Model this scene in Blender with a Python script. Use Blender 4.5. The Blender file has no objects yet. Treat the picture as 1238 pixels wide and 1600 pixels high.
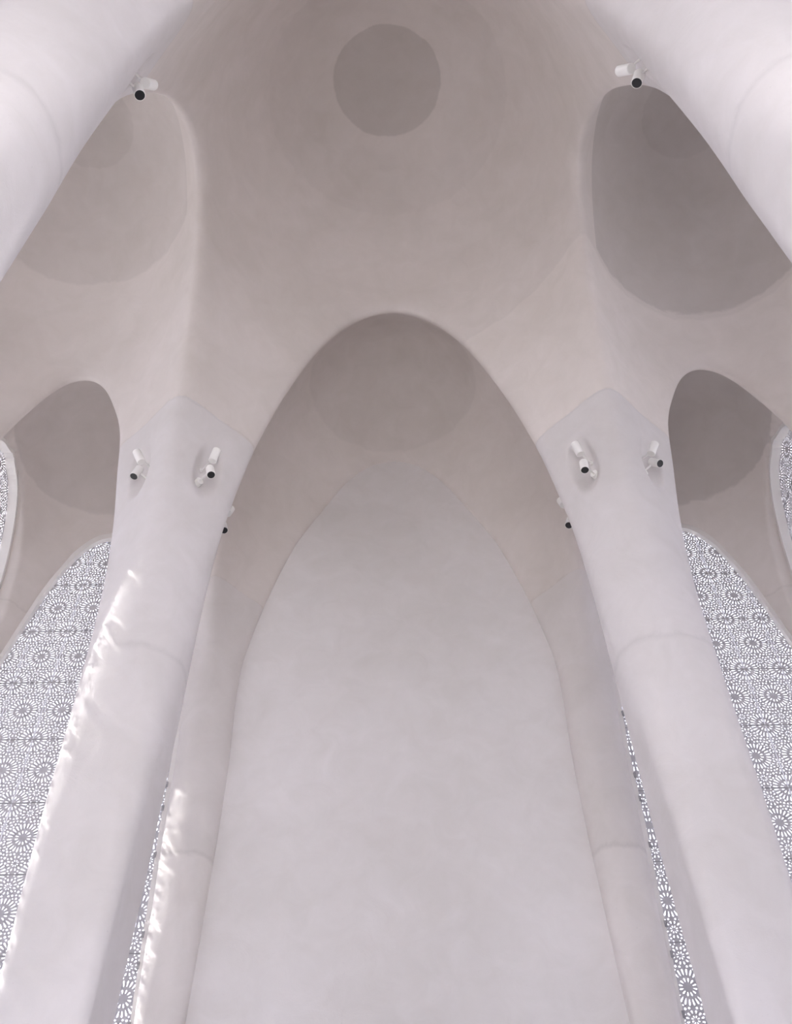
import bpy, bmesh, math, random
import numpy as np
from mathutils import Vector, Matrix, Quaternion

scene = bpy.context.scene
col = scene.collection
PI = math.pi

# ------------------------------------------------------------------ camera
CAM_Z = 1.6
F_PX = 1500.0
PITCH, YAW, ROLL = 0.858718, 0.0088172, -0.0249437
cp_, sp_ = math.cos(PITCH), math.sin(PITCH)
cy_, sy_ = math.cos(YAW), math.sin(YAW)
fwd = Vector((sy_ * cp_, cy_ * cp_, sp_))
rgt = Vector((cy_, -sy_, 0))
upv = rgt.cross(fwd)
c_, s_ = math.cos(ROLL), math.sin(ROLL)
R_ = rgt * c_ + upv * s_
U_ = upv * c_ - rgt * s_
cam_data = bpy.data.cameras.new('camera')
cam_data.sensor_fit = 'VERTICAL'
cam_data.sensor_height = 36.0
cam_data.lens = 36.0 * F_PX / 1600.0
cam_data.clip_start = 0.05
cam_data.clip_end = 500
cam = bpy.data.objects.new('camera', cam_data)
col.objects.link(cam)
CAM = Vector((-0.07, 0.0, CAM_Z))
rot = Matrix(((R_.x, U_.x, -fwd.x), (R_.y, U_.y, -fwd.y), (R_.z, U_.z, -fwd.z)))
cam.matrix_world = Matrix.Translation(CAM) @ rot.to_4x4()
scene.camera = cam

# ------------------------------------------------------------------ light
world = bpy.data.worlds.new('daylight')
scene.world = world
world.use_nodes = True
wn = world.node_tree.nodes
wl = world.node_tree.links
wn.clear()
w_out = wn.new('ShaderNodeOutputWorld')
w_bg = wn.new('ShaderNodeBackground')
w_tc = wn.new('ShaderNodeTexCoord')
w_sep = wn.new('ShaderNodeSeparateXYZ')
w_ramp = wn.new('ShaderNodeValToRGB')
cr = w_ramp.color_ramp                      # hazy day: bright band low in the sky, dimmer overhead, dark ground line
cr.elements[0].position, cr.elements[0].color = 0.0, (0.50, 0.50, 0.55, 1)
cr.elements[1].position, cr.elements[1].color = 0.9, (0.30, 0.33, 0.42, 1)
cr.elements.new(0.10).color = (0.98, 0.98, 1.18, 1)
cr.elements.new(0.30).color = (0.93, 0.93, 1.14, 1)
cr.elements.new(0.45).color = (0.42, 0.43, 0.52, 1)
wl.new(w_tc.outputs['Generated'], w_sep.inputs[0])
wl.new(w_sep.outputs['Z'], w_ramp.inputs[0])
wl.new(w_ramp.outputs[0], w_bg.inputs[0])
w_bg.inputs[1].default_value = 3.2
wl.new(w_bg.outputs[0], w_out.inputs[0])

SUN_EL, SUN_AZ = math.radians(50), math.radians(4)   # azimuth: how far the sun stands towards -Y from -X
sun_d = bpy.data.lights.new('sun', 'SUN')
sun_d.energy = 21.0
sun_d.angle = math.radians(0.53)
sun_d.color = (1.0, 0.98, 0.95)
sun = bpy.data.objects.new('sun', sun_d)
col.objects.link(sun)
sdir = Vector((math.cos(SUN_EL) * math.cos(SUN_AZ), math.cos(SUN_EL) * math.sin(SUN_AZ), -math.sin(SUN_EL)))
sun.rotation_euler = sdir.to_track_quat('-Z', 'Y').to_euler()
sun.location = (-20, -4, 25)

scene.view_settings.view_transform = 'Standard'
scene.view_settings.look = 'None'
scene.view_settings.gamma = 1.0
scene.view_settings.use_curve_mapping = False
scene.view_settings.exposure = 1.32
scene.cycles.max_bounces = 10
scene.cycles.diffuse_bounces = 7
scene.cycles.use_denoising = True
scene.cycles.caustics_reflective = False
scene.cycles.caustics_refractive = False


# ------------------------------------------------------------------ materials
def new_mat(name):
    m = bpy.data.materials.new(name)
    m.use_nodes = True
    n, l = m.node_tree.nodes, m.node_tree.links
    return m, n, l, n['Principled BSDF']


def simple_mat(name, colr, rough=0.5, metal=0.0, noise=0.0):
    m, n, l, b = new_mat(name)
    b.inputs['Roughness'].default_value = rough
    b.inputs['Metallic'].default_value = metal
    if noise:
        t = n.new('ShaderNodeTexNoise')
        t.inputs['Scale'].default_value = 25
        r = n.new('ShaderNodeValToRGB')
        r.color_ramp.elements[0].color = tuple(c * (1 - noise) for c in colr) + (1,)
        r.color_ramp.elements[1].color = tuple(min(1, c * (1 + noise)) for c in colr) + (1,)
        l.new(t.outputs['Fac'], r.inputs[0])
        l.new(r.outputs[0], b.inputs['Base Color'])
    else:
        b.inputs['Base Color'].default_value = colr + (1,)
    return m


def math_node(n, l, op, a, b=None, clamp=False):
    k = n.new('ShaderNodeMath')
    k.operation = op
    k.use_clamp = clamp
    for i, v in enumerate((a, b)):
        if v is None:
            continue
        if isinstance(v, (int, float)):
            k.inputs[i].default_value = v
        else:
            l.new(v, k.inputs[i])
    return k.outputs[0]


def plaster(name, tone, joints=(), discs=(), caps=(), pales=(), jitter=0.11):
    """white sprayed plaster: mottled tone, trowel patches, pits, cast joints at the heights JOINTS, discs (x, y, radius, shade) of another mix"""
    m, n, l, b = new_mat(name)
    b.inputs['Roughness'].default_value = 0.85
    b.inputs['Specular IOR Level'].default_value = 0.25
    geo = n.new('ShaderNodeNewGeometry')
    pos = geo.outputs['Position']
    sep = n.new('ShaderNodeSeparateXYZ')
    l.new(pos, sep.inputs[0])

    def noise(scale, detail=4, rough=0.6, dist=0.0):
        t = n.new('ShaderNodeTexNoise')
        t.inputs['Scale'].default_value = scale
        t.inputs['Detail'].default_value = detail
        t.inputs['Roughness'].default_value = rough
        t.inputs['Distortion'].default_value = dist
        l.new(pos, t.inputs['Vector'])
        return t.outputs['Fac']
    n1 = noise(0.55, 5, 0.55, 0.4)
    n2 = noise(2.6, 5, 0.6, 0.8)
    n3 = noise(34, 3, 0.7)
    n4 = noise(140, 2, 0.6)
    ramp = n.new('ShaderNodeValToRGB')
    e = ramp.color_ramp.elements
    e[0].position, e[1].position = 0.30, 0.72
    e[0].color = (tone[0] * (1 - jitter), tone[1] * (1 - jitter * 1.05), tone[2] * (1 - jitter * 1.3), 1)
    e[1].color = tuple(min(1, c * (1 + jitter * 0.5)) for c in tone) + (1,)
    mixv = math_node(n, l, 'ADD', math_node(n, l, 'MULTIPLY', n1, 0.6), math_node(n, l, 'MULTIPLY', n2, 0.4))
    l.new(mixv, ramp.inputs[0])
    fac = None
    # pits in the sprayed coat
    pit = math_node(n, l, 'MULTIPLY', math_node(n, l, 'GREATER_THAN', n3, 0.70), math_node(n, l, 'GREATER_THAN', n2, 0.5))
    fac = math_node(n, l, 'SUBTRACT', 1.0, math_node(n, l, 'MULTIPLY', pit, 0.09))
    wob = math_node(n, l, 'MULTIPLY', math_node(n, l, 'SUBTRACT', n2, 0.5), 0.22)
    zz = math_node(n, l, 'ADD', sep.outputs['Z'], wob)
    for zj, width, dark in joints:
        dz = math_node(n, l, 'ABSOLUTE', math_node(n, l, 'SUBTRACT', zz, zj))
        band = math_node(n, l, 'SUBTRACT', 1.0, math_node(n, l, 'DIVIDE', dz, width), clamp=True)
        rough = math_node(n, l, 'MULTIPLY', band, math_node(n, l, 'ADD', 0.25, n3))
        fac = math_node(n, l, 'MULTIPLY', fac, math_node(n, l, 'SUBTRACT', 1.0, math_node(n, l, 'MULTIPLY', rough, dark)))
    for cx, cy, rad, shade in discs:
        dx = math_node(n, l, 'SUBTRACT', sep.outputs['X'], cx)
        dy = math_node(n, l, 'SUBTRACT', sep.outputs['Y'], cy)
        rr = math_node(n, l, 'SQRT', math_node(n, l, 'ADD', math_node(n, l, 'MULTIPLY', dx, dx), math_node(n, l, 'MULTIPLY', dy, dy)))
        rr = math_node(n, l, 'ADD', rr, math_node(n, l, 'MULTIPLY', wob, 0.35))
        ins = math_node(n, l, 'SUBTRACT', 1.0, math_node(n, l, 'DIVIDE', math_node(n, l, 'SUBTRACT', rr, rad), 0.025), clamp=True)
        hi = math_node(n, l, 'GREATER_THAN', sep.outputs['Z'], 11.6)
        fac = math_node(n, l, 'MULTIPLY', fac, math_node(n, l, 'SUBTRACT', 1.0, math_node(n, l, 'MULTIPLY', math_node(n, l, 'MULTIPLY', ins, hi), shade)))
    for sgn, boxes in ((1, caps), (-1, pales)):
        for x0, x1, y0, y1, zc, shade in boxes:      # casting joints: darker mix plus painted recess shade above (caps), paler mix below (pales)
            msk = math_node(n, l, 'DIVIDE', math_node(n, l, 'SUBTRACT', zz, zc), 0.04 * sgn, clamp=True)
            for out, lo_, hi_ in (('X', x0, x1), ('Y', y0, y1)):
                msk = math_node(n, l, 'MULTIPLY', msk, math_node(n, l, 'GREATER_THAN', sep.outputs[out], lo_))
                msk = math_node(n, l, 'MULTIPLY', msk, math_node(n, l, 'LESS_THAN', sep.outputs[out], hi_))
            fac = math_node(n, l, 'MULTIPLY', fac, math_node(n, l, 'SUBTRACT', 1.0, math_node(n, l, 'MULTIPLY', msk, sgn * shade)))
    mul = n.new('ShaderNodeVectorMath')
    mul.operation = 'SCALE'
    l.new(ramp.outputs[0], mul.inputs[0])
    l.new(fac, mul.inputs['Scale'])
    l.new(mul.outputs[0], b.inputs['Base Color'])
    bump = n.new('ShaderNodeBump')
    bump.inputs['Strength'].default_value = 0.25
    bump.inputs['Distance'].default_value = 0.02
    hgt = math_node(n, l, 'ADD', math_node(n, l, 'MULTIPLY', n2, 0.9), math_node(n, l, 'MULTIPLY', n4, 0.12))
    l.new(hgt, bump.inputs['Height'])
    l.new(bump.outputs[0], b.inputs['Normal'])
    return m


ZJ = 11.1            # height of the joint between a column and the vault
ZJ2 = 7.54
TONE = (0.722, 0.674, 0.650)
M = {}
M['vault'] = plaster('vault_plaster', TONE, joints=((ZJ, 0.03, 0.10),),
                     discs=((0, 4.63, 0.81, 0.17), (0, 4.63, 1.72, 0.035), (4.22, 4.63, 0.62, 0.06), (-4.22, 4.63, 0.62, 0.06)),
                     caps=((2.75, 9, -9, 7.1, 13.55, 0.17), (2.6, 9, 7.2, 99, 13.05, 0.17), (-9, -2.6, 7.2, 99, 13.05, 0.11), (-9, -2.75, -9, 7.1, 14.1, 0.09), (-2.5, 2.5, 7.3, 99, 14.6, 0.06)),  # painted shade alone on left bay and niche, deepening a darker mix elsewhere
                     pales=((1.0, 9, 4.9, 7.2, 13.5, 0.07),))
M['column'] = plaster('column_plaster', (0.708, 0.680, 0.681), joints=((ZJ, 0.03, 0.10), (ZJ2, 0.06, 0.10)))
M['pier'] = plaster('pier_plaster', (0.708, 0.674, 0.664), joints=((7.18, 0.05, 0.10),), pales=((-9, 9, 8, 99, 7.18, 0.06),))
M['wall'] = plaster('wall_plaster', (0.752, 0.728, 0.730))
M['floor'] = plaster('floor_stone', (0.09, 0.075, 0.07), jitter=0.05)
M['screen'] = simple_mat('screen_metal', (0.54, 0.535, 0.56), 0.5, 0.0, 0.04)
M['seam'] = simple_mat('seam_metal', (0.36, 0.36, 0.37), 0.5)
M['rim'] = simple_mat('rim_paint', (0.80, 0.78, 0.76), 0.6, 0.0, 0.03)
M['lamp'] = simple_mat('lamp_white', (0.86, 0.85, 0.82), 0.45, 0.0, 0.02)
M['lens'] = simple_mat('lens_black', (0.018, 0.018, 0.02), 0.35, 0.0, 0.2)
M['ground'] = simple_mat('ground_pale', (0.42, 0.41, 0.41), 0.9, 0.0, 0.06)


# ------------------------------------------------------------------ helpers
def tag(o, label, cat, group=None, kind=None):
    o['label'] = label
    o['category'] = cat
    if group:
        o['group'] = group
    if kind:
        o['kind'] = kind
    return o


def mesh_obj(name, verts, faces, mat, parent=None, smooth=False):
    me = bpy.data.meshes.new(name)
    me.from_pydata(verts, [], faces)
    me.materials.append(mat)
    if smooth:
        me.shade_smooth()
    me.update()
    o = bpy.data.objects.new(name, me)
    col.objects.link(o)
    if parent is not None:
        o.parent = parent
    return o


def bm_obj(name, bm, mat, parent=None, smooth=False):
    me = bpy.data.meshes.new(name)
    bm.normal_update()
    bm.to_mesh(me)
    bm.free()
    me.materials.append(mat)
    if smooth:
        me.shade_smooth()
    o = bpy.data.objects.new(name, me)
    col.objects.link(o)
    if parent is not None:
        o.parent = parent
    return o


# ------------------------------------------------------------------ the vault as an implicit surface
XA, XB = 2.53, 5.91                       # column axes, both sides of the middle
YR = (-2.90, 2.10, 7.16, 10.0)           # column rows
XWALL = 5.65                              # face of the side walls
KB = 0.20                                 # rounding of the ribs


def pchip(xs, ys):
    xs = np.array(xs, float)
    ys = np.array(ys, float)
    h = np.diff(xs)
    d = np.diff(ys) / h
    mm = np.zeros_like(xs)
    for i in range(1, len(xs) - 1):
        if d[i - 1] * d[i] > 0:
            w1, w2 = 2 * h[i] + h[i - 1], h[i] + 2 * h[i - 1]
            mm[i] = (w1 + w2) / (w1 / d[i - 1] + w2 / d[i])
    mm[0], mm[-1] = d[0], d[-1]

    def f(x):
        x = np.clip(x, xs[0], xs[-1])
        i = np.clip(np.searchsorted(xs, x) - 1, 0, len(xs) - 2)
        t = (x - xs[i]) / h[i]
        return ((1 + 2 * t) * (1 - t) ** 2 * ys[i] + t * (1 - t) ** 2 * h[i] * mm[i]
                + t * t * (3 - 2 * t) * ys[i + 1] + t * t * (t - 1) * h[i] * mm[i + 1])
    return f


KAP = 0.876


def above(h0, c, kap=KAP):
    return [(h0 + d, -(c * d + kap * d * d)) for d in (0.3, 0.7, 1.2, 1.8, 2.5, 3.4, 4.4)]


def sq(pts):
    return [(h, w * w) for h, w in pts]


tabC = sq([(-4, 2.36), (2, 2.33), (4, 2.24), (5.9, 2.10), (7, 2.035), (7.7, 1.985), (8.43, 1.91), (9.3, 1.785), (10.17, 1.595), (11.06, 1.335), (11.88, 1.03), (12.57, .60), (12.89, 0)]) + above(12.89, 1.12, 0.43)
tabS = sq([(-4, 1.52), (2, 1.49), (4, 1.40), (5.8, 1.23), (6.9, 1.15), (8.0, 1.045), (9.0, .895), (9.85, .76), (10.6, .50), (10.975, .30), (11.16, 0)]) + above(11.16, .47)
tabN = sq([(-4, 1.25), (2, 1.22), (4, 1.13), (5.8, .97), (6.9, .90), (8.0, .81), (9.0, .69), (9.85, .55), (10.5, .37), (10.85, .22), (11.0, 0)]) + above(11.0, .33)
WC = pchip(*zip(*tabC))
WS = pchip(*zip(*tabS))
WN = pchip(*zip(*tabN))
HW = pchip((-4, 2, 3, 4.5, 5.3, 5.9, 7, 9, 12), (.32, .335, .355, .41, .435, .455, .47, .48, .48))
RC = pchip((-4, 2, 3.5, 5, 7, 12), (.05, .06, .11, .25, .44, .45))
DEL = pchip((-4, 6.5, 8, 9.6, 10.3, 11.5, 12.5, 16), (.24, .24, .19, .11, .09, .06, 0, 0))
# side window in the wall of the narrow bays / of the wide bay: half width by height
TUN_S = pchip((-4, 3, 6, 8, 9.0, 9.7, 10.2, 10.7, 11.1, 11.3, 11.4, 14), (1.22, 1.22, 1.22, 1.21, 1.18, 1.10, .99, .81, .58, .36, .10, -2.0))
TUN_C = pchip((-4, 3, 6, 8, 9.0, 10, 11, 11.8, 12.4, 12.8, 13, 14), (2.15, 2.15, 2.13, 2.1, 2.06, 1.98, 1.8, 1.5, 1.1, .6, .2, -2.0))

CELLS = {}
xe = (-XB, -XA, XA, XB)
for i in range(3):
    for j in range(3):
        CELLS[(i, j)] = ((xe[i] + xe[i + 1]) / 2, (YR[j] + YR[j + 1]) / 2, (xe[i + 1] - xe[i]) / 2, (YR[j + 1] - YR[j]) / 2)


BAY = dict((k, (v, k)) for k, v in CELLS.items())      # real bays and their mirror images beyond the outer rows
for i in range(3):
    for jm, jr, edge in ((3, 2, YR[3]), (-1, 0, YR[0])):
        cx, cy, a, b = CELLS[(i, jr)]
        BAY[(i, jm)] = ((cx, 2 * edge - cy, a, b), (i, jr))
for j in range(-1, 4):
    for im, ir, edge in ((3, 2, XB), (-1, 0, -XB)):
        (cx, cy, a, b), kd = BAY[(ir, j)]
        BAY[(im, j)] = ((2 * edge - cx, cy, a, b), kd)
LOWER_Y = pchip((-4, 6, 9, 12, 13.5, 15), (0, .05, .2, .35, .25, 0))


def void(cell, x, y, h):
    (cx, cy, a, b), (i, j) = BAY[cell]
    wx2 = WC(h) if i == 1 else WS(h)                      # opening across x, on the borders y = const
    wy2 = WC(h + LOWER_Y(h)) * (b / XA) ** 2 if j <= 1 else WN(h)      # opening across y, on the borders x = const
    D = a * a * b * b - wx2 * wy2
    Dn = np.where(D > 1e-3, D, 1e-3)
    al = (b * b - wy2) / Dn
    be = (a * a - wx2) / Dn
    q = np.sqrt(np.maximum(al * (x - cx) ** 2 + be * (y - cy) ** 2, 0))
    m = math.hypot(a, b) * 0.92
    bad = (D <= 1e-3) & (h > 11)
    return np.where(bad, -8.0, (1 - q) * m)


def smin(a, b, k):
    hh = np.clip(0.5 + 0.5 * (b - a) / k, 0, 1)
    return b + (a - b) * hh - k * hh * (1 - hh)


def Fun(ci, cj, x, y, z):
    """> 0 in the open, < 0 in the solid, near column (ci, cj)"""
    h = z - CAM_Z
    if cj == 3 and ci in (1, 2):                          # the far piers stand a little closer together
        x = x + (1 if ci == 2 else -1) * 0.10 * np.clip((y - 8.6) / 1.0, 0, 1) * np.clip((9.5 - h) / 2.5, 0, 1)
    fs = []
    for i in (ci - 1, ci):
        for j in (cj - 1, cj):
            fs.append(void((i, j), x, y, h))
    mx = fs[0]
    for f in fs[1:]:
        mx = np.maximum(mx, f)
    s = sum(np.exp(np.maximum((f - mx) / KB, -60)) for f in fs)
    F = mx + KB * np.log(s) - KB * 0.693
    ax, ay = xe[ci], YR[cj]
    if cj == 3:
        r = np.hypot(x - ax, y - ay)
        F = F + DEL(h) * np.clip((y - 8.9) / 0.8, 0, 1) * np.clip((1.5 - r) / 0.5, 0, 1)
    hw = HW(h) - (0.145 if cj == 3 else 0.0)
    rc = np.minimum(RC(h), hw - 0.01)
    dx, dy = np.abs(x - ax) - (hw - rc), np.abs(y - ay) - (hw - rc)
    fc = np.hypot(np.maximum(dx, 0), np.maximum(dy, 0)) + np.minimum(np.maximum(dx, dy), 0) - rc
    F = smin(F, fc, 0.10)
    if ci in (0, 3):
        room = XWALL - np.abs(x)
        F = smin(F, room, 0.35)
        for j in range(3):
            _, cy, _, b = CELLS[(0, j)]
            tw = (TUN_C if j == 1 else TUN_S)(h) - np.abs(y - cy)
            tw = np.minimum(tw, np.abs(x) - XWALL + 0.6)
            F = -smin(-F, -tw, 0.03)
    return F


def bis_t(ci, cj, ux, uy, T, z):
    lo = np.zeros_like(z)
    hi = np.broadcast_to(T, z.shape).copy()
    ax, ay = xe[ci], YR[cj]
    for _ in range(26):
        mid = (lo + hi) / 2
        solid = Fun(ci, cj, ax + ux * mid, ay + uy * mid, z) < 0
        lo = np.where(solid, mid, lo)
        hi = np.where(solid, hi, mid)
    return hi


def bis_z(ci, cj, ux, uy, t):
    lo = np.zeros_like(t)
    hi = np.full_like(t, 19.0)
    ax, ay = xe[ci], YR[cj]
    x, y = ax + ux * t, ay + uy * t
    for _ in range(28):
        mid = (lo + hi) / 2
        solid = Fun(ci, cj, x, y, mid) < 0
        hi = np.where(solid, mid, hi)
        lo = np.where(solid, lo, mid)
    return lo


def resample(px, pz, K):
    """rows of (t, z) polylines to K points of even arc length"""
    d = np.hypot(np.diff(px, axis=1), np.diff(pz, axis=1))
    s = np.concatenate([np.zeros((len(px), 1)), np.cumsum(d, axis=1)], axis=1)
    ot, oz = np.empty((len(px), K)), np.empty((len(px), K))
    for r in range(len(px)):
        q = np.linspace(0, s[r, -1], K)
        ot[r] = np.interp(q, s[r], px[r])
        oz[r] = np.interp(q, s[r], pz[r])
    return ot, oz


def quadrant(ci, cj, sx, sy, n=26, KL=64, KU=80):
    """grids of points (lower part up to ZJ, upper part above) of one quarter of a column and its fan"""
    cell = (ci if sx > 0 else ci - 1, cj if sy > 0 else cj - 1)
    cx, cy, a, b = CELLS[cell]
    th_c = math.atan2(b, a)
    th = np.concatenate([np.linspace(0, th_c, n + 1), np.linspace(th_c, PI / 2, n + 1)[1:]])
    T = np.minimum(a / np.maximum(np.cos(th), 1e-9), b / np.maximum(np.sin(th), 1e-9))[:, None]
    ux, uy = sx * np.cos(th)[:, None], sy * np.sin(th)[:, None]
    nz = 110
    zz = np.linspace(0, 1, nz)[None, :] * np.ones_like(T)
    hb = bis_z(ci, cj, ux, uy, T)
    zl = zz * np.minimum(hb, ZJ)
    tl = bis_t(ci, cj, ux, uy, T, zl)
    lo_t, lo_z = resample(tl, zl, KL)
    # upper part: by height and by distance, sorted along the curve
    z0 = np.minimum(hb, ZJ)
    t0 = tl[:, -1:]
    zu = z0 + (hb - z0) * zz
    tu = bis_t(ci, cj, ux, uy, T, zu)
    tu[:, 0:1] = t0
    tv = t0 + (T - t0) * zz
    zv = np.maximum(bis_z(ci, cj, ux, uy, tv), z0)
    zv[:, 0:1] = z0
    at, az = np.concatenate([tu, tv], 1), np.concatenate([zu, zv], 1)
    order = np.argsort(at + az, axis=1, kind='stable')
    at, az = np.take_along_axis(at, order, 1), np.take_along_axis(az, order, 1)
    at[:, -1:], az[:, -1:] = T, hb
    up_t, up_z = resample(at, az, KU)
    up_t[:, -1:], up_z[:, -1:] = T, hb
    out = []
    for t, z in ((lo_t, lo_z), (up_t, up_z)):
        out.append(np.stack([xe[ci] + ux * t, YR[cj] + uy * t, z], -1))
    return out


DIMPLES = []      # (centre, axis pointing out of the column, half width, half height, depth)


def dimple(P):
    for c, ax, hw, hh, dep in DIMPLES:
        d = P - np.array(c)
        ax = np.array(ax)
        side = np.array([-ax[1], ax[0], 0.0])
        along = d @ ax
        q = (d @ side / hw) ** 2 + (d[..., 2] / hh) ** 2
        w = np.where(np.abs(along) < 0.5, np.clip(1 - q, 0, 1) ** 1.5, 0)
        P = P - ax * (w * dep)[..., None]
    return P


def build_grids(grids, flips, name, mat):
    vs, fs, base = [], [], 0
    for P, flip in zip(grids, flips):
        a, b = P.shape[:2]
        vs.append(dimple(P.reshape(-1, 3)))
        idx = np.arange(a * b).reshape(a, b) + base
        q = np.stack([idx[:-1, :-1], idx[1:, :-1], idx[1:, 1:], idx[:-1, 1:]], -1).reshape(-1, 4)
        if flip:
            q = q[:, ::-1]
        fs.append(q)
        base += a * b
    V, Q = np.concatenate(vs), np.concatenate(fs)
    # weld
    key = np.round(V / 4e-4).astype(np.int64)
    _, first, inv = np.unique(key, axis=0, return_index=True, return_inverse=True)
    inv = inv.reshape(-1)
    V, Q = V[first], inv[Q]
    d1 = np.linalg.norm(np.cross(V[Q[:, 2]] - V[Q[:, 0]], V[Q[:, 3]] - V[Q[:, 1]]), axis=1)
    Q = Q[d1 > 1e-7]
    faces = []
    for q in Q.tolist():
        u = []
        for i in q:
            if i not in u:
                u.append(i)
        if len(u) > 2:
            faces.append(u)
    return mesh_obj(name, V.tolist(), faces, mat, smooth=True)


LAMPS = (
    ('sunlit_left', 'up', (-2.872, 6.653, 10.227), (-2.959, 6.614, 10.403)),
    ('sunlit_left', 'down', (-2.882, 6.668, 10.173), (-2.916, 6.641, 9.978)),
    ('sunlit_right', 'up', (-2.094, 6.691, 10.269), (-2.055, 6.656, 10.462)),
    ('sunlit_right', 'down', (-2.097, 6.664, 10.145), (-2.051, 6.621, 9.956)),
    ('shaded_left', 'up', (2.112, 6.673, 10.249), (2.061, 6.639, 10.44)),
    ('shaded_left', 'down', (2.1, 6.615, 10.076), (2.083, 6.588, 9.879)),
    ('shaded_right', 'up', (2.903, 6.684, 10.251), (2.987, 6.652, 10.429)),
    ('shaded_right', 'down', (2.909, 6.768, 10.241), (2.974, 6.67, 10.078)),
    ('near_left', 'up', (-2.124, 2.578, 10.3), (-2.089, 2.652, 10.483)),
    ('near_left', 'down', (-2.16, 2.582, 10.196), (-2.107, 2.592, 10.006)),
    ('near_right', 'up', (2.085, 2.523, 10.3), (2.008, 2.594, 10.47)),
    ('near_right', 'down', (2.12, 2.531, 10.192), (2.06, 2.557, 10.006)),
    ('sunlit_behind', 'up', (-2.046, 7.581, 10.405), (-2.03, 7.658, 10.589)),
    ('sunlit_behind', 'down', (-2.123, 7.746, 10.418), (-2.075, 7.694, 10.231)),
    ('shaded_behind', 'up', (2.042, 7.577, 10.44), (2.03, 7.651, 10.625)),
    ('shaded_behind', 'down', (2.13, 7.744, 10.392), (2.073, 7.693, 10.207)),
)
MOUNTS = {'sunlit_left': (-2.822, 6.7, 10.033), 'sunlit_right': (-2.166, 6.742, 10.072), 'shaded_left': (2.181, 6.723, 10.055), 'shaded_right': (2.861, 6.729, 10.069)}      # where the lower lamp's mounting disc sits
# each cluster of lamps sits in a shallow scoop of the column: (column axis, direction out of the column)
q_ = math.sqrt(0.5)
CLUSTERS = {'sunlit_left': ((-XA, YR[2]), (-q_, -q_, 0)), 'sunlit_right': ((-XA, YR[2]), (q_, -q_, 0)), 'sunlit_behind': ((-XA, YR[2]), (q_, q_, 0)),
            'shaded_left': ((XA, YR[2]), (-q_, -q_, 0)), 'shaded_right': ((XA, YR[2]), (q_, -q_, 0)), 'shaded_behind': ((XA, YR[2]), (-q_, q_, 0)),
            'near_left': ((-XA, YR[1]), (q_, q_, 0)), 'near_right': ((XA, YR[1]), (-q_, q_, 0))}
for (ax_, ay_), d_ in CLUSTERS.values():
    DIMPLES.append(((ax_ + d_[0] * .56, ay_ + d_[1] * .56, 10.22), d_, .20, .48, .16))

upper, upflip = [], []
lower = {}
for ci in (2, 3):
    for cj in range(4):
        for sx in (1, -1):
            for sy in (1, -1):
                i, j = (ci if sx > 0 else ci - 1), (cj if sy > 0 else cj - 1)
                if (i, j) not in CELLS:
                    continue
                if i == 1 and sx > 0:
                    continue
                lo, up = quadrant(ci, cj, sx, sy, KL=(190 if ci == 2 and cj in (1, 2) else 72))
                for mx in (1, -1):
                    A, B = lo.copy(), up.copy()
                    A[..., 0] *= mx
                    B[..., 0] *= mx
                    fl = (sx * sy * mx) < 0
                    upper.append(B)
                    upflip.append(fl)
                    lower.setdefault((mx * ci, cj), []).append((A, fl))

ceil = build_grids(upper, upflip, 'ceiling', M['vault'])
tag(ceil, 'pale plaster vault of domes and pointed arches flowing into the columns', 'ceiling', kind='structure')
COL_LABEL = {
    (-2, 2): 'white column left of the big middle arch, spotted with sun along its edge',
    (2, 2): 'white column right of the big middle arch, in plain daylight',
    (-2, 3): 'slim pale pier left of the plain back wall, half hidden behind the sunlit column',
    (2, 3): 'slim pale pier right of the plain back wall, half hidden behind a thicker column',
    (-2, 1): 'near white column whose flare fills the top left corner',
    (2, 1): 'near white column whose flare fills the top right corner',
}
for (ci, cj), parts in lower.items():
    if abs(ci) == 3:
        continue
    o = build_grids([p[0] for p in parts], [p[1] for p in parts], 'column', M['pier' if cj == 3 else 'column'])
    tag(o, COL_LABEL.get((ci, cj), 'white column of the open front, behind the viewer on the %s' % ('left' if ci < 0 else 'right')), 'column', kind='structure')
for sgn, side in ((-1, 'left'), (1, 'right')):
    parts = [p for (ci, cj), ps in lower.items() if ci == 3 * sgn for p in ps]
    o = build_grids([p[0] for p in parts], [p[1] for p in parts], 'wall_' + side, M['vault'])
    tag(o, 'pale plaster side wall on the %s with an arched lattice window' % side, 'wall', kind='structure')

# back wall closing the middle arch
nx, nzb = 24, 60
V, Fc = [], []
for k in range(nzb + 1):
    for i in range(nx + 1):
        V.append((-2.5 + 5.0 * i / nx, 9.995, 14.9 * k / nzb))
for k in range(nzb):
    for i in range(nx):
        a = k * (nx + 1) + i
        Fc.append((a, a + 1, a + nx + 2, a + nx + 1))
wb = mesh_obj('wall_back', V, Fc, M['wall'], smooth=True)
tag(wb, 'plain pale plaster back wall under the far pointed arch', 'wall', kind='structure')

fl = mesh_obj('floor', [(-XB, -3.4, 0), (XB, -3.4, 0), (XB, 10.4, 0), (-XB, 10.4, 0)], [(0, 1, 2, 3)], M['floor'])
tag(fl, 'pale stone floor below the vault', 'floor', kind='structure')
gr = mesh_obj('ground', [(-120, -120, -0.12), (120, -120, -0.12), (120, 120, -0.12), (-120, 120, -0.12)], [(0, 1, 2, 3)], M['ground'])
tag(gr, 'pale paved ground around the building', 'ground', kind='structure')


# ------------------------------------------------------------------ lattice windows
PS, PV = 0.505, 0.9116            # panel width and height
random.seed(4)


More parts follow.
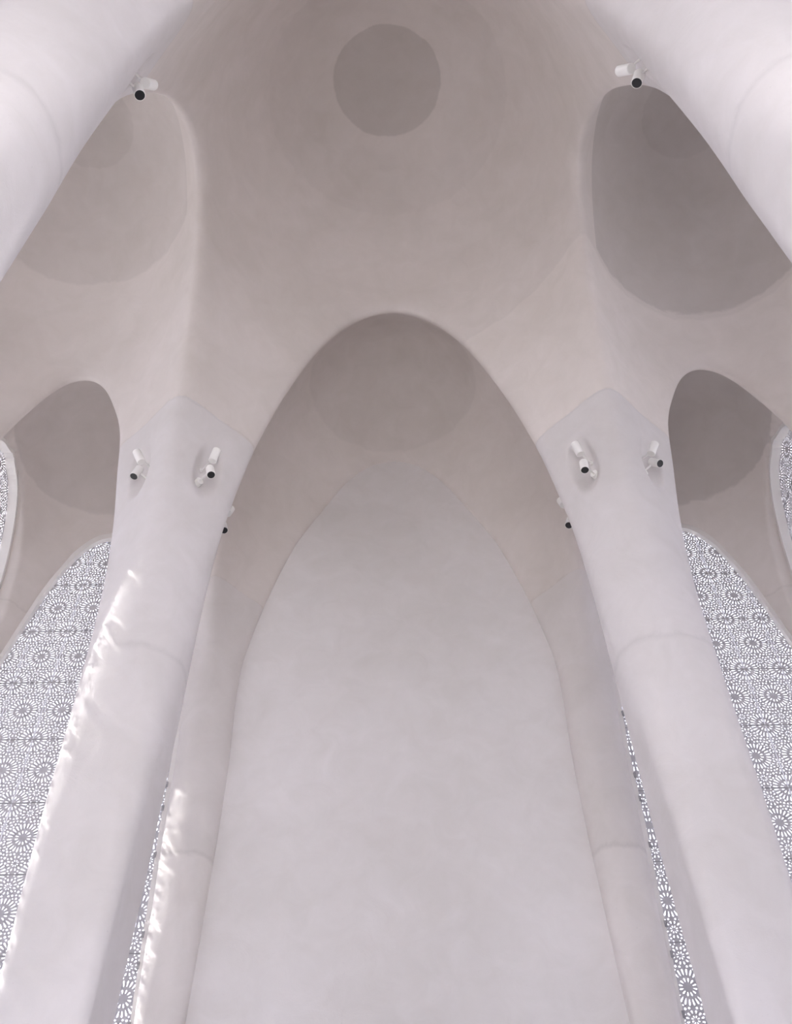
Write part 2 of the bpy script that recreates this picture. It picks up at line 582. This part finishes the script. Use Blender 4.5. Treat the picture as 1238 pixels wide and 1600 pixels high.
def ray_hole(cx, cy, ang, r0, r1, w0, w1):
    """a petal-shaped hole along a ray: narrow at r0, wide and pointed at r1"""
    pts = [(r0, 0), (r0 + (r1 - r0) * .25, -w0), (r0 + (r1 - r0) * .82, -w1), (r1, 0), (r0 + (r1 - r0) * .82, w1), (r0 + (r1 - r0) * .25, w0)]
    c, s = math.cos(ang), math.sin(ang)
    return [(cx + c * p - s * q, cy + s * p + c * q) for p, q in pts]


def panel_holes():
    holes = []
    W, H = PS / 2 - .007, PV / 2 - .007

    def rosette(cx, cy):
        for k in range(12):
            holes.append(ray_hole(cx, cy, (k + .5) * PI / 6, .048, .092, .0038, .0078))
        for k in range(24):
            holes.append(ray_hole(cx, cy, (k + .5) * PI / 12, .114, .184, .0042, .0086))

    def flower(cx, cy):
        for k in range(8):
            holes.append(ray_hole(cx, cy, (k + .5) * PI / 4, .018, .043, .003, .006))
        for k in range(12):
            holes.append(ray_hole(cx, cy, (k + .5) * PI / 6, .061, .094, .0042, .0085))
    rosette(0, 0)
    for sx in (-1, 1):
        for sy in (-1, 1):
            rosette(sx * PS / 2, sy * PV / 2)
    for sy in (-1, 1):
        flower(0, sy * .318)
        for sx in (-1, 1):
            flower(sx * PS / 2, sy * (PV / 2 - .318))
    holes[:] = [h for h in holes if all(abs(x) < W and abs(y) < H for x, y in h)]
    # small triangles wherever room is left, mirrored into the four quarters
    cent = [(sum(p[0] for p in h) / 6, sum(p[1] for p in h) / 6, max(math.hypot(p[0] - sum(q[0] for q in h) / 6, p[1] - sum(q[1] for q in h) / 6) for p in h)) for h in holes]
    samples = [(p[0] * t + q[0] * (1 - t), p[1] * t + q[1] * (1 - t)) for h in holes for p, q in zip(h, h[1:] + h[:1]) for t in (0, .5)]
    S = np.array(samples)
    cand = []
    for i in range(90):
        for j in range(160):
            x, y = .003 + (W - .003) * i / 89, .003 + (H - .003) * j / 159
            cand.append((x, y, float(np.min(np.hypot(S[:, 0] - x, S[:, 1] - y)))))
    cand.sort(key=lambda c: -c[2])
    placed = []
    for x, y, d in cand:
        r = min(d - .0140, .0135, W - x, H - y, x - .004, y - .004)
        if r < .0075:
            continue
        if any(math.hypot(x - px, y - py) < r + pr + .0135 for px, py, pr in placed):
            continue
        if math.hypot(x, y) < .112 or math.hypot(x - PS / 2, y - PV / 2) < .112:
            continue
        placed.append((x, y, r))
        a0 = random.random() * 2 * PI
        n = random.choice((3, 4, 4, 5))
        for sx in (-1, 1):
            for sy in (-1, 1):
                h = [(sx * (x + r * math.cos(a0 + 2 * PI * k / n)), sy * (y + r * math.sin(a0 + 2 * PI * k / n))) for k in range(n)]
                holes.append(h if sx * sy > 0 else h[::-1])
    return holes


def panel_mesh():
    from mathutils.geometry import delaunay_2d_cdt
    holes = panel_holes()
    W, H = PS / 2 - .002, PV / 2 - .002
    vs = [Vector((-W, -H)), Vector((W, -H)), Vector((W, H)), Vector((-W, H))]
    faces, edges = [], [(0, 1), (1, 2), (2, 3), (3, 0)]
    for h in holes:
        b = len(vs)
        vs += [Vector(p) for p in h]
        faces.append(list(range(b, b + len(h))))
    ov, oe, of, _, _, orig = delaunay_2d_cdt(vs, edges, faces, 0, 1e-6)
    tri = [f for f, o in zip(of, orig) if not o]
    th = .008
    n = len(ov)
    V = [(v.x, 0, v.y) for v in ov] + [(v.x, th, v.y) for v in ov]
    F = [tuple(f) for f in tri] + [tuple(i + n for i in f[::-1]) for f in tri]
    cnt = {}
    for f in tri:
        for a, b in zip(f, f[1:] + f[:1]):
            cnt[(a, b)] = cnt.get((a, b), 0) + 1
    for (a, b) in list(cnt):
        if (b, a) not in cnt:
            F.append((b, a, a + n, b + n))
    me = bpy.data.meshes.new('lattice_panel')
    me.from_pydata(V, [], F)
    me.materials.append(M['screen'])
    me.update()
    return me


PANEL = panel_mesh()


def cell_outline(yrow, cj, i=2, top=11.2):
    """the opening on the row line cj in the bay i: heights and the two x limits"""
    cx = CELLS[(i, 2)][0]
    zs = np.concatenate([np.linspace(0.02, top, 60), np.linspace(top + .1, top + 1.75, 60)])
    lim = []
    for ci, d in ((i, -1), (i + 1, 1)):
        T = abs(xe[ci] - cx)
        lo, hi = np.zeros_like(zs), np.full_like(zs, T)
        for _ in range(30):
            mid = (lo + hi) / 2
            op = Fun(ci, cj, cx + d * mid, np.full_like(zs, yrow), zs) > 0
            lo, hi = np.where(op, mid, lo), np.where(op, hi, mid)
        lim.append(lo)
    ok = (lim[0] > 0.01) & (lim[1] > 0.01)
    return zs[ok], cx - lim[0][ok], cx + lim[1][ok]


def make_window(num, label, to_world, lat0, z0, zs, lo, hi, clips=0, rim=.05, dep=.05):
    """to_world(u, depth, z): wall coordinate u along the wall, depth outwards"""
    w = bpy.data.objects.new('window_%d' % num, None)
    col.objects.link(w)
    tag(w, label, 'window', kind='structure')
    w.location = to_world((lo[0] + hi[0]) / 2, .03, 0)
    inv = Matrix.Translation(-w.location)
    ex = (to_world(1, 0, 0) - to_world(0, 0, 0))
    ey = (to_world(0, 1, 0) - to_world(0, 0, 0))
    basis = Matrix(((ex.x, ey.x, 0), (ex.y, ey.y, 0), (0, 0, 1))).to_4x4()

    def inside(u, z):
        if z < zs[0] or z > zs[-1]:
            return False
        return np.interp(z, zs, lo) - .05 < u < np.interp(z, zs, hi) + .05
    k0, k1 = int(math.floor((lo.min() - lat0) / PS)) - 1, int(math.ceil((hi.max() - lat0) / PS)) + 1
    r0, r1 = int(math.floor((0 - z0) / PV)), int(math.ceil((zs[-1] - z0) / PV))
    rows = {}
    for r in range(r0, r1 + 1):
        for k in range(k0, k1 + 1):
            uc, zc = lat0 + (k + .5) * PS, z0 + (r + .5) * PV
            hit = any(inside(uc + (a / 4 - .5) * PS, zc + (b / 6 - .5) * PV) for a in range(5) for b in range(7))
            if not hit or zc - PV / 2 < max(-PV, zs[0] - PV):
                continue
            o = bpy.data.objects.new('lattice_panel', PANEL)
            col.objects.link(o)
            o.parent = w
            o.matrix_local = inv @ Matrix.Translation(to_world(uc, .03, zc)) @ basis
            rows.setdefault(r, []).append(uc)
    # thin seam bars in the horizontal joints, one per joint
    for r, us in rows.items():
        z = z0 + r * PV
        if z < .05:
            continue
        a, b = min(us) - PS / 2, max(us) + PS / 2
        a, b = max(a, np.interp(z, zs, lo) + .01), min(b, np.interp(z, zs, hi) - .01)
        if b - a < .1:
            continue
        vs = [to_world(u, d, zz) - w.location for zz in (z - .005, z + .005) for d in (.024, .046) for u in (a, b)]
        f = [(0, 2, 3, 1), (4, 5, 7, 6), (0, 1, 5, 4), (2, 6, 7, 3), (0, 4, 6, 2), (1, 3, 7, 5)]
        mesh_obj('seam_bar', [tuple(v) for v in vs], f, M['seam'], w)
    # frame: a flat band round the arch
    path = [(u, z) for u, z in zip(lo, zs)] + [(u, z) for u, z in zip(hi[::-1], zs[::-1])]
    P = np.array(path)
    tan = np.gradient(P, axis=0)
    tan /= np.linalg.norm(tan, axis=1)[:, None] + 1e-9
    nor = np.stack([tan[:, 1], -tan[:, 0]], 1)
    Vf, Ff = [], []
    prof = ((-rim, -dep), (.055, -dep), (.055, .028), (-rim, .028))
    for (u, z), (nu, nz_) in zip(P, nor):
        for a, d in prof:
            Vf.append(tuple(to_world(u + nu * a, d, z + nz_ * a) - w.location))
    for i in range(len(P) - 1):
        for q in range(4):
            Ff.append((i * 4 + q, i * 4 + (q + 1) % 4, (i + 1) * 4 + (q + 1) % 4, (i + 1) * 4 + q))
    mesh_obj('window_frame', Vf, Ff, M['rim'], w)
    if clips:
        edge = lo if clips > 0 else hi
        for r in rows:
            for dz in (-.16, .16):
                z = z0 + r * PV + dz
                if not (.3 < z < 9.4) or (r % 2 and dz < 0):
                    continue
                u = float(np.interp(z, zs, edge)) + .055 * (1 if clips > 0 else -1)
                vs = [to_world(u + a, d, z + b) - w.location for b in (-.035, .035) for d in (-.062, .0) for a in (-.014, .014)]
                f = [(0, 2, 3, 1), (4, 5, 7, 6), (0, 1, 5, 4), (2, 6, 7, 3), (0, 4, 6, 2), (1, 3, 7, 5)]
                mesh_obj('frame_clip', [tuple(v) for v in vs], f, M['seam'], w)
    return w


zs, lo, hi = cell_outline(10.0, 3)
make_window(1, 'tall arched lattice window in the back wall, left of the plain middle wall', lambda u, d, z: Vector((u, 10.0 + d, z)), -5.137, 9.875, zs, -hi, -lo, -1)
make_window(2, 'tall arched lattice window in the back wall, right of the plain middle wall', lambda u, d, z: Vector((u, 10.0 + d, z)), 4.626, 9.875, zs, lo, hi, 1)
num = 3
for tun, jc, name in ((TUN_S, 2, 'at the far corner'), (TUN_C, 1, 'in the wide middle bay'), (TUN_S, 0, 'beside the viewer')):
    yc = CELLS[(0, jc)][1]
    hs = np.concatenate([np.linspace(-1.58, 8, 50), np.linspace(8.1, 13.5, 160)])
    hw_ = tun(hs)
    ok = hw_ > .02
    for sgn, side in ((-1, 'left'), (1, 'right')):
        X = sgn * (XWALL + .09)
        make_window(num, 'arched lattice window in the %s side wall %s' % (side, name),
                    (lambda u, d, z, X=X, sgn=sgn: Vector((X + sgn * d, -sgn * u, z))), -sgn * yc - PS / 2, 9.6, hs[ok] + CAM_Z, -sgn * yc - hw_[ok], -sgn * yc + hw_[ok], rim=.055, dep=.11)
        num += 1
for i, top, name in ((1, 12.8, 'wide middle bay'), (2, 11.2, 'narrow right bay'), (0, 11.2, 'narrow left bay')):  # unseen screens added in the front arches to cut the daylight
    zs, lo, hi = cell_outline(YR[0], 0, i, top)
    if i == 1:                                            # the middle screen stops short to let ground light in below
        zs, lo, hi = zs[zs > 6.0], lo[zs > 6.0], hi[zs > 6.0]
    make_window(num, 'unseen arched lattice screen added to dim the front daylight behind the viewer, %s' % name,
                lambda u, d, z: Vector((-u, YR[0] - d, z)), -CELLS[(i, 0)][0] - PS / 2, 9.6, zs, -hi, -lo)
    num += 1


# ------------------------------------------------------------------ spotlights
def tube(bm, p, q, r0, r1=None, seg=24, caps=True):
    p, q = Vector(p), Vector(q)
    r1 = r0 if r1 is None else r1
    d = (q - p).normalized()
    a = d.orthogonal().normalized()
    b = d.cross(a)
    rings = []
    for c, r in ((p, r0), (q, r1)):
        rings.append([bm.verts.new(c + (a * math.cos(2 * PI * k / seg) + b * math.sin(2 * PI * k / seg)) * r) for k in range(seg)])
    for k in range(seg):
        bm.faces.new((rings[0][k], rings[0][(k + 1) % seg], rings[1][(k + 1) % seg], rings[1][k]))
    if caps:
        bm.faces.new(rings[0][::-1])
        bm.faces.new(rings[1])
    return rings


def lathe(bm, p, d, prof, seg=28):
    """prof: (distance along d, radius) pairs; radius 0 closes"""
    d = Vector(d).normalized()
    a = d.orthogonal().normalized()
    b = d.cross(a)
    prev = None
    for t, r in prof:
        c = Vector(p) + d * t
        ring = [bm.verts.new(c)] if r == 0 else [bm.verts.new(c + (a * math.cos(2 * PI * k / seg) + b * math.sin(2 * PI * k / seg)) * r) for k in range(seg)]
        if prev:
            for k in range(seg):
                k2 = (k + 1) % seg
                if len(prev) == 1:
                    bm.faces.new((prev[0], ring[k2], ring[k]))
                elif len(ring) == 1:
                    bm.faces.new((prev[k], prev[k2], ring[0]))
                else:
                    bm.faces.new((prev[k], prev[k2], ring[k2], ring[k]))
        prev = ring


WHERE = {'sunlit_left': 'on the left face of the sun-dappled left column', 'sunlit_right': 'on the right face of the sun-dappled left column',
         'sunlit_behind': 'peeking past the right edge of the left column',
         'shaded_left': 'on the left face of the right column', 'shaded_right': 'on the right face of the right column',
         'shaded_behind': 'peeking past the left edge of the right column',
         'near_left': 'high in the top left corner', 'near_right': 'high in the top right corner'}
HOW = {'up': 'white spotlight tilted upwards', 'down': 'white spotlight with dark lens aimed down'}
for where, how, rear, front in LAMPS:
    (ax_, ay_), n_ = CLUSTERS[where]
    n_ = Vector(n_)
    p, q = Vector(rear), Vector(front)
    d = (q - p).normalized()
    L = (q - p).length
    rad = .0475
    p, L = p + d * .022, L - .022
    mid = p + d * L * (.35 if how == 'down' else .2)
    off = (mid - Vector((ax_, ay_, mid.z))).dot(n_)
    foot = mid - n_ * (off - .40)
    if how == 'down' and where in MOUNTS:
        foot = Vector(MOUNTS[where])
        foot -= n_ * ((foot - Vector((ax_, ay_, foot.z))).dot(n_) - .41)
    root = bpy.data.objects.new('spotlight', None)
    col.objects.link(root)
    root.location = foot
    tag(root, HOW[how] + ' ' + WHERE[where], 'spotlight', 'spotlights on the columns')
    bm = bmesh.new()
    lathe(bm, p - foot, d, [(0, 0), (0, rad - .004), (.004, rad), (L - .003, rad), (L, rad - .002), (L, rad - .005), (L - .012, rad - .006)])
    bm_obj('lamp_body', bm, M['lamp'], root, smooth=False)
    bm = bmesh.new()
    lathe(bm, p - foot, d, [(L - .004, rad - .0045), (L - .003, rad * .6), (L - .003, 0)])
    bm_obj('lens', bm, M['lens'], root)['label'] = 'round black lens'
    bm = bmesh.new()
    tube(bm, (0, 0, 0), mid - foot - n_ * (rad * .5), .011, seg=12)
    tube(bm, n_ * -.05, n_ * (.075 if how == 'down' else .04), .045 if how == 'down' else .022, seg=24)
    bm_obj('bracket', bm, M['lamp'], root)
